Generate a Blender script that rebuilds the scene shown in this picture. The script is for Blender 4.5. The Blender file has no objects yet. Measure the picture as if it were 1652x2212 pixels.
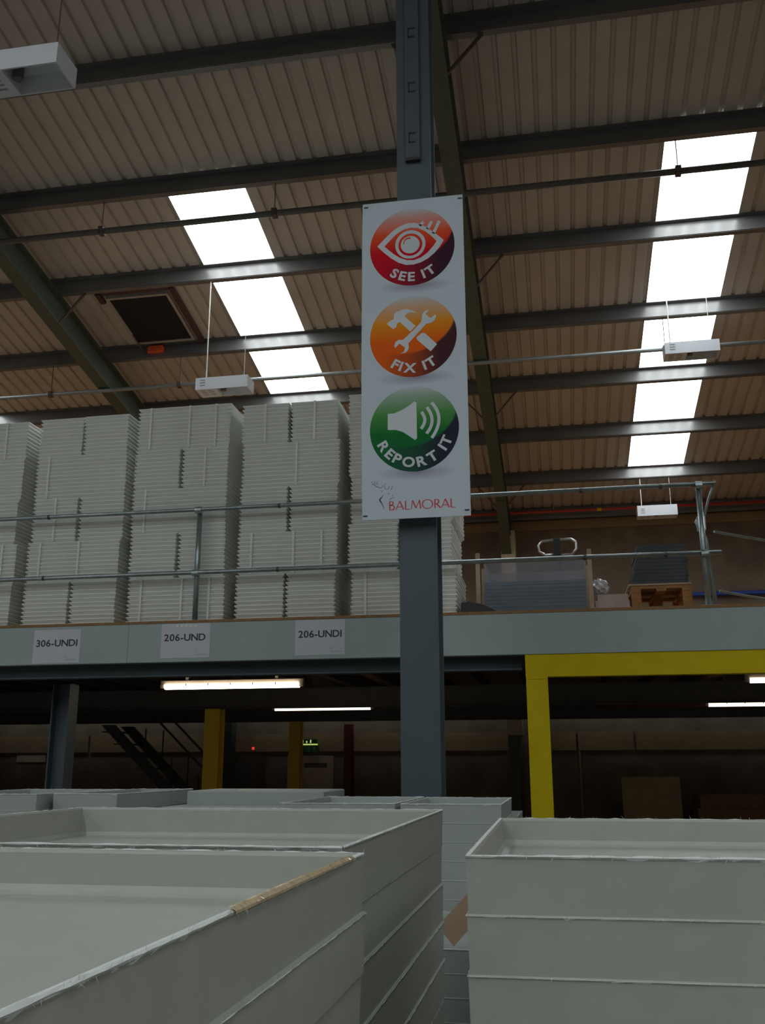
import bpy, bmesh, math, random
from mathutils import Vector, Matrix
random.seed(7)
S = bpy.context.scene
COL = S.collection
PI = math.pi

# ------------------------------------------------------------------ camera
EYE = 1.9
pitch, yaw, roll = math.radians(14.84), math.radians(10.19), math.radians(-0.12)
fwd = Vector((-math.sin(yaw)*math.cos(pitch), math.cos(yaw)*math.cos(pitch), math.sin(pitch)))
rt = Vector((math.cos(yaw), math.sin(yaw), 0.0))
up = rt.cross(fwd)
r2 = rt*math.cos(roll) + up*math.sin(roll)
u2 = up*math.cos(roll) - rt*math.sin(roll)
cd = bpy.data.cameras.new('camera')
cam = bpy.data.objects.new('camera', cd); COL.objects.link(cam)
cam.matrix_world = Matrix(((r2.x, u2.x, -fwd.x, 0), (r2.y, u2.y, -fwd.y, 0), (r2.z, u2.z, -fwd.z, EYE), (0, 0, 0, 1)))
cd.sensor_fit = 'VERTICAL'; cd.sensor_height = 36.0; cd.sensor_width = 36.0*1652/2212
cd.lens = 36.0*2066/2212
cd.clip_start = 0.02; cd.clip_end = 200
S.camera = cam

# ------------------------------------------------------------------ world and exposure
w = bpy.data.worlds.new('overcast'); S.world = w; w.use_nodes = True
bg = w.node_tree.nodes['Background']; bg.inputs[0].default_value = (0.86, 0.93, 1.0, 1); bg.inputs[1].default_value = 1.0
S.view_settings.view_transform = 'Standard'; S.view_settings.look = 'None'
S.view_settings.gamma = 1.0; S.view_settings.use_curve_mapping = False
S.view_settings.exposure = 0.0
ROOFLIGHT = 6.0       # daylight glowing through the translucent roof sheets
TUBE = 11.0            # fluorescent battens under the mezzanine

# ------------------------------------------------------------------ materials
MATS = {}
def mat(name, col, rough=0.6, metal=0.0, var=0.10, scale=6.0, bump=0.0, spec=0.5, emit=None, estr=0.0, alpha=None, stretch=None, detail=4.0):
    if name in MATS: return MATS[name]
    m = bpy.data.materials.new(name); m.use_nodes = True
    nt = m.node_tree; b = nt.nodes['Principled BSDF']
    b.inputs['Roughness'].default_value = rough; b.inputs['Metallic'].default_value = metal
    b.inputs['Specular IOR Level'].default_value = spec
    tc = nt.nodes.new('ShaderNodeTexCoord'); src = tc.outputs['Object']
    if stretch:
        mp = nt.nodes.new('ShaderNodeMapping'); mp.inputs['Scale'].default_value = stretch
        nt.links.new(src, mp.inputs['Vector']); src = mp.outputs['Vector']
    nz = nt.nodes.new('ShaderNodeTexNoise'); nz.inputs['Scale'].default_value = scale; nz.inputs['Detail'].default_value = detail
    nt.links.new(src, nz.inputs['Vector'])
    rp = nt.nodes.new('ShaderNodeValToRGB')
    rp.color_ramp.elements[0].position = 0.3; rp.color_ramp.elements[1].position = 0.7
    rp.color_ramp.elements[0].color = tuple(c*(1-var) for c in col)+(1,)
    rp.color_ramp.elements[1].color = tuple(min(1, c*(1+var)) for c in col)+(1,)
    nt.links.new(nz.outputs['Fac'], rp.inputs['Fac']); nt.links.new(rp.outputs['Color'], b.inputs['Base Color'])
    if bump:
        bp = nt.nodes.new('ShaderNodeBump'); bp.inputs['Strength'].default_value = bump; bp.inputs['Distance'].default_value = 0.01
        nt.links.new(nz.outputs['Fac'], bp.inputs['Height']); nt.links.new(bp.outputs['Normal'], b.inputs['Normal'])
    if emit:
        b.inputs['Emission Color'].default_value = tuple(emit)+(1,); b.inputs['Emission Strength'].default_value = estr
    if alpha is not None: b.inputs['Alpha'].default_value = alpha
    MATS[name] = m
    return m

sheet_m = mat('roof_sheet_liner', (0.475, 0.42, 0.365), 0.55, var=0.07, scale=1.5)
sky_m = mat('translucent_rooflight', (0.85, 0.9, 0.9), 0.4, emit=(0.90, 0.97, 1.0), estr=ROOFLIGHT, var=0.02)
purlin_m = mat('dark_galvanised_purlin', (0.15, 0.145, 0.14), 0.35, 0.3, var=0.15, scale=2)
rafter_m = mat('olive_painted_steel', (0.072, 0.086, 0.062), 0.55, var=0.12)
col_m = mat('blue_grey_painted_steel', (0.066, 0.090, 0.105), 0.5, var=0.05)
colplate_m = mat('blue_grey_plate', (0.066, 0.086, 0.10), 0.5, var=0.05)
edge_m = mat('pale_grey_green_steel', (0.37, 0.45, 0.43), 0.5, var=0.05, scale=3)
yellow_m = mat('yellow_painted_steel', (0.68, 0.52, 0.0), 0.6, var=0.05, spec=0.25)
yellow2_m = mat('ochre_yellow_steel', (0.66, 0.43, 0.02), 0.5, var=0.08)
deck_m = mat('chipboard', (0.30, 0.165, 0.07), 0.8, var=0.2, scale=30)
joist_m = mat('grey_joist_steel', (0.075, 0.065, 0.058), 0.55, var=0.1)
galv_m = mat('galvanised_tube', (0.36, 0.42, 0.42), 0.33, 0.75, var=0.15, scale=14)
pipe_m = mat('sprinkler_pipe', (0.28, 0.30, 0.30), 0.4, 0.45, var=0.1)
red_m = mat('red_pipe', (0.50, 0.045, 0.03), 0.4, var=0.08)
redsteel_m = mat('red_oxide_steel', (0.10, 0.008, 0.008), 0.6)
wall_m = mat('block_wall', (0.16, 0.124, 0.086), 0.9, var=0.22, scale=2.2, bump=0.2, detail=8)
band_m = mat('cream_wall_band', (0.25, 0.175, 0.095), 0.85, var=0.08)
floor_m = mat('concrete_floor', (0.30, 0.29, 0.27), 0.7, var=0.15, scale=1.5)
tray_m = mat('grey_white_moulding', (0.385, 0.395, 0.345), 0.5, var=0.035, scale=18, bump=0.03)
tray2_m = mat('cool_white_moulding', (0.355, 0.39, 0.365), 0.55, var=0.04, scale=10)
fibre_m = mat('frayed_fibre', (0.66, 0.69, 0.66), 0.7, var=0.04)
bundle_m = mat('white_moulded_tray', (0.83, 0.84, 0.79), 0.6, var=0.03, scale=6)
strap_m = mat('clear_strap', (0.80, 0.79, 0.72), 0.3, var=0.02)
tape_m = mat('gold_glint_tape', (0.60, 0.47, 0.28), 0.08, var=0.06, scale=60, bump=0.25)  # golden glint of the clear tape is put into its base colour
white_m = mat('white_enamel', (0.66, 0.68, 0.72), 0.45, var=0.02)
slot_m = mat('vent_slot', (0.30, 0.30, 0.32), 0.7)
lamp_m = mat('grey_lamp_holder', (0.12, 0.12, 0.12), 0.4)
cord_m = mat('pale_cord', (0.62, 0.58, 0.52), 0.6)
wire_m = mat('dark_wire', (0.09, 0.06, 0.05), 0.6)
paper_m = mat('laminated_paper', (0.60, 0.615, 0.66), 0.35, var=0.02)
ink_m = mat('dark_ink', (0.03, 0.035, 0.04), 0.6, var=0.02)
grey_ink_m = mat('grey_ink', (0.30, 0.30, 0.32), 0.6, var=0.02)
print_white_m = mat('print_white', (0.58, 0.62, 0.65), 0.4, var=0.01)
brand_red_m = mat('brand_red_ink', (0.60, 0.055, 0.09), 0.5, var=0.03)
vent_dark_m = mat('dark_vent_mesh', (0.008, 0.007, 0.008), 0.8)
vent_frame_m = mat('rust_brown_flashing', (0.07, 0.032, 0.026), 0.6)
vent_lip_m = mat('cream_vent_lip', (0.36, 0.31, 0.27), 0.6)
orange_m = mat('red_orange_actuator', (0.75, 0.10, 0.03), 0.5)
wood_m = mat('pallet_wood', (0.42, 0.21, 0.08), 0.75, var=0.25, scale=8, stretch=(1, 8, 8))
pale_wood_m = mat('pale_timber', (0.50, 0.40, 0.28), 0.75, var=0.15)
blue_sheet_m = mat('blue_grey_sheet', (0.16, 0.20, 0.25), 0.4, var=0.1)
pale_block_m = mat('clear_film_over_boxes', (0.34, 0.345, 0.39), 0.3, var=0.08, alpha=0.42)
dark_stack_m = mat('black_plastic_sheet', (0.045, 0.052, 0.06), 0.5, var=0.2)
pink_m = mat('pinkish_box', (0.58, 0.46, 0.42), 0.8)
film_m = mat('crumpled_white_film', (0.6, 0.6, 0.62), 0.3, var=0.1)
black_m = mat('black_plastic', (0.02, 0.02, 0.022), 0.5)
chrome_m = mat('chrome_tube', (0.55, 0.55, 0.55), 0.2, 0.9)
blue_m = mat('blue_pipe', (0.02, 0.06, 0.30), 0.5)
door_m = mat('cream_door', (0.42, 0.32, 0.26), 0.6)
dark_door_m = mat('dark_shutter', (0.10, 0.095, 0.09), 0.7)
card_m = mat('cardboard', (0.37, 0.25, 0.165), 0.85, var=0.1)
ply_m = mat('plywood_sheet', (0.38, 0.29, 0.18), 0.75, var=0.12)
tube_m = mat('lit_diffuser', (0.9, 0.85, 0.75), 0.4, emit=(1.0, 0.86, 0.62), estr=TUBE, var=0.01)
tube2_m = mat('lit_diffuser_far', (0.9, 0.85, 0.75), 0.4, emit=(1.0, 0.80, 0.56), estr=TUBE*0.32, var=0.01)
batten_m = mat('grey_batten', (0.35, 0.30, 0.26), 0.5)
exit_green_m = mat('exit_green', (0.01, 0.09, 0.035), 0.5)
exit_lit_m = mat('exit_lit_strip', (0.6, 0.8, 0.2), 0.4, emit=(0.72, 0.9, 0.25), estr=0.55)
led_m = mat('red_led', (0.6, 0.02, 0.02), 0.4, emit=(1, 0.06, 0.04), estr=0.7)

# ------------------------------------------------------------------ mesh helpers
def new_mesh(name, verts, faces, m):
    me = bpy.data.meshes.new(name); me.from_pydata([tuple(v) for v in verts], [], faces); me.update()
    me.materials.append(m)
    return me
class MB:
    def __init__(s): s.v = []; s.f = []
    def add(s, vs, fs):
        o = len(s.v); s.v += [tuple(v) for v in vs]; s.f += [tuple(i+o for i in f) for f in fs]; return s
    def box(s, x0, x1, y0, y1, z0, z1):
        return s.add([(x0,y0,z0),(x1,y0,z0),(x1,y1,z0),(x0,y1,z0),(x0,y0,z1),(x1,y0,z1),(x1,y1,z1),(x0,y1,z1)],
                     [(3,2,1,0),(4,5,6,7),(0,1,5,4),(1,2,6,5),(2,3,7,6),(3,0,4,7)])
    def prism(s, prof, p0, p1, u, v, caps=True):
        """closed profile [(a,b)] in axes u,v swept from p0 to p1"""
        p0, p1, u, v = Vector(p0), Vector(p1), Vector(u), Vector(v)
        n = len(prof)
        vs = [p0+u*a+v*b for a, b in prof] + [p1+u*a+v*b for a, b in prof]
        fs = [(i, (i+1) % n, n+(i+1) % n, n+i) for i in range(n)]
        if caps: fs += [tuple(range(n-1, -1, -1)), tuple(range(n, 2*n))]
        return s.add(vs, fs)
    def bar(s, p0, p1, w, h):
        p0, p1 = Vector(p0), Vector(p1); d = (p1-p0).normalized()
        u = d.cross(Vector((0, 0, 1)));
        if u.length < 1e-3: u = Vector((1, 0, 0))
        u.normalize(); v = u.cross(d)
        return s.prism([(-w/2,-h/2),(w/2,-h/2),(w/2,h/2),(-w/2,h/2)], p0, p1, u, v)
    def tube(s, pts, r, n=10, caps=True):
        pts = [Vector(p) for p in pts]; rings = []
        ref = None
        for i, p in enumerate(pts):
            d = (pts[min(i+1, len(pts)-1)]-pts[max(i-1, 0)]).normalized()
            if ref is None:
                ref = d.cross(Vector((0.13, 0.31, 0.94)))
                if ref.length < 0.1: ref = d.cross(Vector((1, 0, 0)))
            u = (ref - d*ref.dot(d)).normalized(); ref = u; v = d.cross(u)
            rings.append([p+(u*math.cos(2*PI*k/n)+v*math.sin(2*PI*k/n))*r for k in range(n)])
        vs = [q for R in rings for q in R]
        fs = [(i*n+k, i*n+(k+1) % n, (i+1)*n+(k+1) % n, (i+1)*n+k) for i in range(len(pts)-1) for k in range(n)]
        if caps: fs += [tuple(range(n-1, -1, -1)), tuple(range((len(pts)-1)*n, len(pts)*n))]
        return s.add(vs, fs)
    def mesh(s, name, m): return new_mesh(name, s.v, s.f, m)
    def build(s, name, m, parent=None, smooth=False):
        me = s.mesh(name, m)
        bm = bmesh.new(); bm.from_mesh(me); bmesh.ops.recalc_face_normals(bm, faces=bm.faces); bm.to_mesh(me); bm.free()
        if smooth:
            for p in me.polygons: p.use_smooth = len(p.vertices) == 4
        return link(name, me, parent)
def link(name, me, parent=None, loc=(0, 0, 0), rz=0.0):
    o = bpy.data.objects.new(name, me); COL.objects.link(o)
    o.location = loc; o.rotation_euler = (0, 0, rz)
    if parent: o.parent = parent
    return o
def tag(o, label, cat, group=None):
    o['label'] = label; o['category'] = cat
    if group: o['group'] = group
    return o
def struct(o, label=None, cat=None):
    o['kind'] = 'structure'
    if label: o['label'] = label
    if cat: o['category'] = cat
    return o
def thing(name, label, cat, loc=(0, 0, 0), rz=0.0, group=None):
    o = link(name, None, None, loc, rz); o.empty_display_size = 0.1
    return tag(o, label, cat, group)
def isec(w, h, tf, tw):   # I profile, origin at top centre, going down
    return [(-w/2,0),(w/2,0),(w/2,-tf),(tw/2,-tf),(tw/2,-h+tf),(w/2,-h+tf),(w/2,-h),(-w/2,-h),(-w/2,-h+tf),(-tw/2,-h+tf),(-tw/2,-tf),(-w/2,-tf)]
NTH = ['first','second','third','fourth','fifth','sixth','seventh','eighth','ninth','tenth','eleventh','twelfth','thirteenth','fourteenth','fifteenth','sixteenth','seventeenth','eighteenth','nineteenth','twentieth','twenty-first','twenty-second','twenty-third']

# ------------------------------------------------------------------ building shell
XL, XR, YF, YB, YR = -16.97, 9.22, 19.0, -13.0, 3.0
SL, ZE = 0.19, 6.8
def rz_(y): return ZE + SL*(YF-y) if y >= YR else ZE + SL*(YF-(2*YR-y))
ZR = rz_(YR)
struct(MB().box(XL-.2, XR+.2, YB-.2, YF+.2, -.2, 0).build('floor', floor_m), 'grey concrete warehouse floor under the tray stacks', 'floor')
wf = struct(MB().box(XL-.2, XR+.2, YF, YF+.2, 0, 6.86).build('wall_far', wall_m), 'brown blockwork wall at the far side of the warehouse', 'wall')
for nm, x0, x1, lab in (('wall_left', XL-.2, XL, 'side wall beyond the left edge'), ('wall_right', XR, XR+.2, 'side wall beyond the right edge')):
    b = MB()
    b.prism([(YB, 0), (YF, 0), (YF, ZE), (YR, ZR), (YB, ZE)], (x0, 0, 0), (x1, 0, 0), (0, 1, 0), (0, 0, 1))
    struct(b.build(nm, wall_m), 'blockwork '+lab+' of the picture', 'wall')
struct(MB().box(XL-.2, XR+.2, YB-.2, YB, 0, 6.86).build('wall_back', wall_m), 'blockwork wall behind the viewer', 'wall')
struct(MB().box(XL, XR, YF-.06, YF, 6.47, 6.66).build('trim_1', band_m), 'cream boxing along the top of the far wall above the blockwork', 'trim')
b = MB()
for x0, x1 in ((XL, -9.6), (-9.55, -6.9), (-6.85, -0.95), (-.58, .30), (.34, 1.36), (1.40, 4.4), (4.44, XR)):
    b.box(x0, x1, YF-.05, YF, 2.17, 2.51)
struct(b.build('trim_2', band_m), 'cream panel band along the far wall beneath the mezzanine', 'trim')

# roof: profiled sheets 0.97 m wide, ribs every 0.194 m, rooflight strips between purlins
SW = 0.97; X0S = 1.46
SKY_A, SKY_B = 9.35, 17.2
PUR = [17.2-1.57*k for k in range(10)]       # down to y = 3.07
def sheet_profile(x0):
    pr = []
    for k in range(5):
        a = x0+k*SW/5
        pr += [(a, 0), (a+.135, 0), (a+.147, .034), (a+.180, .034)]
    pr.append((x0+SW, 0))
    return pr
def sheet_mesh(name, ya, yb, m, mirror=False):
    pr = sheet_profile(0)
    vs = []
    for y in (ya, yb):
        z = rz_(y)
        yy = 2*YR-y if mirror else y
        vs += [(x, yy, z+dz) for x, dz in pr]
    n = len(pr)
    return new_mesh(name, vs, [(i, i+1, n+i+1, n+i) for i in range(n-1)], m)
ceil = link('ceiling', None); struct(ceil, 'beige profiled metal sheets lining the pitched warehouse roof', 'ceiling')
m_full = [sheet_mesh('roof_sheet', YR, YF+.1, sheet_m, mi) for mi in (False, True)]
m_up = [sheet_mesh('roof_sheet_upper', YR, (SKY_A if not mi else PUR[8])+.02, sheet_m, mi) for mi in (False, True)]
m_lo = [sheet_mesh('roof_sheet_lower', SKY_B+.03, YF+.1, sheet_m, mi) for mi in (False, True)]
pane_me = [[sheet_mesh('pane', PUR[k+1]+.02, PUR[k]+.02, sky_m, mi) for k in range(8)] for mi in (False, True)]
SKYK = (-18, -12, -6, 0, 6)
NP = (5, 8)           # panes per strip: slope in view, unseen slope behind, lengthened to add light
wn = 0
wlab = {-18: 'fifth rooflight strip from the right, far beyond the left edge of the picture', -12: 'bright rooflight strip whose corner shows at the left edge above the trays',
        -6: 'bright translucent rooflight strip between the left rafter and the sign', 0: 'bright translucent rooflight strip right of the sign', 6: 'rooflight strip out of view beyond the right edge'}
for k in range(-19, 8):
    x = X0S+SW*k
    for mi in (0, 1):
        if k in SKYK:
            link('roof_sheet', m_up[mi], ceil, (x, 0, 0)); link('roof_sheet', m_lo[mi], ceil, (x, 0, 0))
            wn += 1
            wo = link('window_%d' % wn, None, None, (x, 0, 0))
            struct(wo, wlab[k] + ('' if mi == 0 else ', lengthened for added light on the unseen roof slope behind the viewer'), 'rooflight')
            for j in range(NP[mi]): link('pane', pane_me[mi][j], wo)
        else:
            link('roof_sheet', m_full[mi], ceil, (x, 0, 0))
rc = MB(); rc.prism([(-.3, -.02+.06-.057), (0, .06), (.3, -.02+.06-.057), (.3, .0), (0, .08), (-.3, .0)], (XL, YR, ZR+.02), (XR, YR, ZR+.02), (0, 1, 0), (0, 0, 1))
link('ridge_cap', rc.mesh('ridge_cap', sheet_m), ceil)

# purlins: Z sections hung under the sheets
nrm = Vector((0, SL, 1)).normalized(); tang = Vector((0, -1, SL)).normalized()
ZP = [(0, 0), (.065, 0), (.065, -.008), (.008, -.008), (.008, -.205), (-.06, -.205), (-.06, -.19), (-.066, -.19), (-.066, -.213), (0, -.213)]
for i, y in enumerate(PUR[:-1]):
    b = MB(); b.prism([(-a, c) for a, c in ZP], (XL, y, rz_(y)-.002), (XR, y, rz_(y)-.002), -tang, nrm)
    o = b.build('roof_purlin', purlin_m)
    tag(o, 'dark steel purlin running across the roof, %s counted up from the far wall' % NTH[i], 'purlin', 'purlins of the roof slope in view')
n2 = Vector((0, -SL, 1)).normalized()
for i, y in enumerate(PUR[:-1]):
    yy = 2*YR-y
    b = MB(); b.prism(ZP, (XL, yy, rz_(y)-.002), (XR, yy, rz_(y)-.002), Vector((0, 1, SL)).normalized(), n2)
    tag(b.build('roof_purlin', purlin_m), 'dark steel purlin behind the viewer, %s counted up from the back wall' % NTH[i], 'purlin', 'purlins of the roof slope behind the viewer')
o = MB().prism(ZP, (XL, 18.72, rz_(18.72)-.002), (XR, 18.72, rz_(18.72)-.002), (0, -1, 0), (0, 0, 1)).build('eaves_beam', purlin_m)
tag(o, 'dark eaves beam where the roof sheets meet the far wall', 'beam')
# foam filler scallops are the ribs themselves

# rafters (portal frames)
RX = (-12.15, -6.50, -.85, 4.80)
rlab = {-12.15: 'green steel roof rafter beyond the left edge', -6.50: 'wide olive green steel rafter sloping down behind the tray stacks at left', -.85: 'olive green steel rafter running down the roof beside the grey column', 4.80: 'steel roof rafter beyond the right edge'}
OFF = .222
for x in RX:
    t = thing('roof_rafter', rlab[x], 'rafter', (x, 18.6, 0))
    def P(y, d=OFF): return Vector((0, y-18.6, rz_(y)-d))
    MB().prism(isec(.19, .42, .016, .012), P(18.75), P(YR), (1, 0, 0), (0, 0, 1)).build('beam', rafter_m, t)
    MB().prism(isec(.19, .42, .016, .012), Vector((0, 2*YR-YR-18.6, ZR-OFF)), Vector((0, YB-18.6+.2, rz_(YB+.2)-OFF)), (1, 0, 0), (0, 0, 1)).build('beam', rafter_m, t)
    # haunch at the eaves
    h = MB()
    y0, y1 = 18.45, 16.9
    h.prism([(y0-18.6, rz_(y0)-OFF-.42), (y1-18.6, rz_(y1)-OFF-.42), (y0-18.6, rz_(y0)-OFF-.80)], (-.006, 0, 0), (.006, 0, 0), (0, 1, 0), (0, 0, 1))
    h.bar((0, y1-18.6, rz_(y1)-OFF-.43), (0, y0-18.6, rz_(y0)-OFF-.80), .19, .016)
    h.build('haunch', rafter_m, t)
    MB().prism([(a, c) for a, c in [(-.1,.15),(.1,.15),(.1,.135),(.006,.135),(.006,-.135),(.1,-.135),(.1,-.15),(-.1,-.15),(-.1,-.135),(-.006,-.135),(-.006,.135),(-.1,.135)]], (0, .16, 0), (0, .16, 6.6), (1, 0, 0), (0, 1, 0)).build('wall_post', rafter_m, t)
    # knee braces from rafter foot up to purlins
    for k in (0, 2, 4, 6, 8) if x != -.85 else (0, 2, 4, 6, 8):
        y = PUR[k]
        for sgn in (-1, 1):
            if x == -6.50 and sgn < 0: continue
            MB().bar((sgn*.09, y-18.6, rz_(y)-OFF-.40), (sgn*.46, y-18.6, rz_(y)-.19), .035, .02).build('knee_brace', wire_m, t)
tag(MB().box(-.955, -.68, 18.42, 18.999, 2.442, 6.36).build('post_casing', pale_wood_m), 'beige boxed casing around the wall post above the mezzanine, under the rafter foot', 'casing')

# ------------------------------------------------------------------ sprinkler pipes
def pipe(name, y, z, r, m, label, hangers, htop, cat='pipe', dz=0):
    t = thing(name, label, cat, (0, y, z))
    MB().tube([(XL, 0, 0), (XR, 0, dz)], r, 12).build('tube', m, t, True)
    for x in hangers:
        MB().tube([(x, 0, r), (x, 0, htop-z)], .006, 6).build('hanger_rod', wire_m, t)
        MB().box(x-.03, x+.03, -r-.008, r+.008, -r-.008, r+.012).build('clamp', wire_m, t)
pipe('sprinkler_pipe', 9.35, 8.02, .036, mat('dark_pipe', (0.085, 0.08, 0.065), 0.5), 'dark sprinkler pipe hung under the roof, crossing behind the top of the sign', [-8.6, -5.05, -2.93, 1.53, 4.6], rz_(9.35)-.2)
pipe('sprinkler_pipe', 12.49, 7.36, .03, pipe_m, 'grey sprinkler pipe passing behind the hanging white lamps', [-7.36, -5.3, -1.9, 1.66, 4.8], rz_(12.49)-.2)
t = thing('red_service_pipe', 'thin red pipe running along the top of the far wall', 'pipe', (0, 18.5, 6.725))
MB().tube([(XL, 0, 0), (XR, 0, 0)], .028, 10).build('tube', red_m, t, True)
for x in (-4.0, -1.0, .1, 2.86, 5.5): MB().tube([(x, 0, .02), (x, 0, .16)], .006, 6).build('hanger_rod', cord_m, t)
MB().tube([(.93, 0, 0), (1.01, 0, 0)], .034, 10).build('yellow_marker', yellow_m, t)

# ------------------------------------------------------------------ grey column and its slotted plate
t = thing('steel_column', 'tall blue-grey steel column carrying the safety sign', 'column', (-.844, 6.0, 0))
bpr = [(-.123,0),(.123,0),(.123,.022),(.008,.022),(.008,.238),(.123,.238),(.123,.26),(-.123,.26),(-.123,.238),(-.008,.238),(-.008,.022),(-.123,.022)]
MB().prism(bpr, (0, 0, 0), (0, 0, rz_(6.0)-.23), (1, 0, 0), (0, 1, 0)).build('shaft', col_m, t)
MB().box(-.2, .2, -.08, .34, 0, .025).build('base_plate', col_m, t)
p = MB().box(-.055, .05, -.03, 0, 6.15, 7.66).build('slotted_plate', colplate_m, t)
for z in (6.27, 6.70, 7.18, 7.52):
    MB().box(-.028, .022, -.034, -.0295, z, z+.012).build('slot', black_m, p)
    MB().box(-.028, .022, -.034, -.0295, z+.075, z+.087).build('slot', black_m, p)
    MB().box(-.030, -.022, -.034, -.0295, z, z+.087).build('slot', black_m, p)
MB().box(-.055, .05, -.034, 0, 6.125, 6.149).build('plate_foot', black_m, p)

# ------------------------------------------------------------------ safety sign
SG = thing('safety_sign', 'tall white sign with red, orange and green discs fixed to the grey column', 'sign', (-.845, 5.88, 4.6))
def loops_mesh(name, loops, m, parent, y, depth=0.0012):
    bm = bmesh.new(); edges = []
    for lp in loops:
        vs = [bm.verts.new((a, y, c)) for a, c in lp]
        edges += [bm.edges.new((vs[i], vs[(i+1) % len(vs)])) for i in range(len(vs))]
    bmesh.ops.triangle_fill(bm, use_beauty=True, use_dissolve=False, edges=edges, normal=(0, -1, 0))
    for f in bm.faces:
        if f.normal.y > 0: f.normal_flip()
    r = bmesh.ops.extrude_face_region(bm, geom=bm.faces[:])
    bmesh.ops.translate(bm, verts=[v for v in r['geom'] if isinstance(v, bmesh.types.BMVert)], vec=(0, -depth, 0))
    bmesh.ops.recalc_face_normals(bm, faces=bm.faces)
    me = bpy.data.meshes.new(name); bm.to_mesh(me); bm.free(); me.materials.append(m)
    return link(name, me, parent)
def circle(cx, cy, rx, ry=None, n=56):
    ry = ry or rx
    return [(cx+rx*math.cos(2*PI*i/n), cy+ry*math.sin(2*PI*i/n)) for i in range(n)]
def smooth(pts, it=1):
    for _ in range(it):
        q = []
        for i in range(len(pts)):
            a, c = pts[i], pts[(i+1) % len(pts)]
            q += [(a[0]*.75+c[0]*.25, a[1]*.75+c[1]*.25), (a[0]*.25+c[0]*.75, a[1]*.25+c[1]*.75)]
        pts = q
    return pts
def stroke(pts, w0, w1=None):
    w1 = w0 if w1 is None else w1; L, R = [], []
    n = len(pts)
    for i, p in enumerate(pts):
        a = pts[max(i-1, 0)]; c = pts[min(i+1, n-1)]
        d = Vector((c[0]-a[0], c[1]-a[1])).normalized(); wd = (w0+(w1-w0)*i/(n-1))/2
        L.append((p[0]-d.y*wd, p[1]+d.x*wd)); R.append((p[0]+d.y*wd, p[1]-d.x*wd))
    return L+R[::-1]
def arc3(a, b, c, n=14):   # quadratic through three points
    out = []
    for i in range(n+1):
        t_ = i/n
        l0 = (1-t_)*(1-2*t_); l1 = 4*t_*(1-t_); l2 = t_*(2*t_-1)
        out.append((a[0]*l0+b[0]*l1+c[0]*l2, a[1]*l0+b[1]*l1+c[1]*l2))
    return out
DISC = ((0, .775), (0, .10), (0, -.56)); RD = .2955
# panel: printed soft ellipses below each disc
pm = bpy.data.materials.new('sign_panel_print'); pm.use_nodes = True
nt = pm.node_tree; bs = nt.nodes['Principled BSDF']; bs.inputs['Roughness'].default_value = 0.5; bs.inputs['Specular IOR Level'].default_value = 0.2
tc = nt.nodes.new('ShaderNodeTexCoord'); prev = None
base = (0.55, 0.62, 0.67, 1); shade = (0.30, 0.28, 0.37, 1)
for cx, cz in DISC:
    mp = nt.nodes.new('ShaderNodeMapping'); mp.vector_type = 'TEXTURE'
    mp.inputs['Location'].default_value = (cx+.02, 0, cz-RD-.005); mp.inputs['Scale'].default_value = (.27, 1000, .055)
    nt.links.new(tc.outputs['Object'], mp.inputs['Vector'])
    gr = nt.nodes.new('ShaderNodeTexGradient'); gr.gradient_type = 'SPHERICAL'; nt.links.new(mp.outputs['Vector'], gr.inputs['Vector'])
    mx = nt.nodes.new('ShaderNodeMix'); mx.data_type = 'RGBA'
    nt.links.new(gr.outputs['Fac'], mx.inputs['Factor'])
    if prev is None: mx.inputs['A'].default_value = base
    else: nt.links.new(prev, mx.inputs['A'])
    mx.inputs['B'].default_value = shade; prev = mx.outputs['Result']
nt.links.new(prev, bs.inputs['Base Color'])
pv, pf = [], []
W2, ZT, ZB = .356, 1.144, -1.167; ns = 12
bw = lambda c: -.008*math.sin((c-ZB)/(ZT-ZB)*PI)      # gentle bow of the left edge
for k in range(ns+1):
    c = ZB+(ZT-ZB)*k/ns
    xl = -.345+bw(c)*1.2+(-.004 if k > ns*.8 else 0); xr = W2+.002
    pv += [(xl, 0, c), (xr, 0, c), (xr, .006, c), (xl, .006, c)]
for k in range(ns):
    a = k*4
    for j in range(4): pf.append((a+j, a+(j+1) % 4, a+4+(j+1) % 4, a+4+j))
pf += [(3, 2, 1, 0), (ns*4, ns*4+1, ns*4+2, ns*4+3)]
b = MB(); b.add(pv, pf); b.build('panel', pm, SG)
MB().box(-.30, .30, .006, .028, 1.0, 1.04).build('back_rail', col_m, SG); MB().box(-.30, .30, .006, .028, -1.10, -1.06).build('back_rail', col_m, SG)
MB().box(-.11, .11, .028, .12, 1.0, 1.04).build('bracket', col_m, SG); MB().box(-.11, .11, .028, .12, -1.10, -1.06).build('bracket', col_m, SG)
for x, z in ((-.325, 1.115), (.34, 1.115), (-.325, -1.14), (.335, -1.13)):
    MB().box(x-.014, x+.014, -.004, 0, z-.004, z+.004).build('cable_tie', ink_m, SG)
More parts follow.
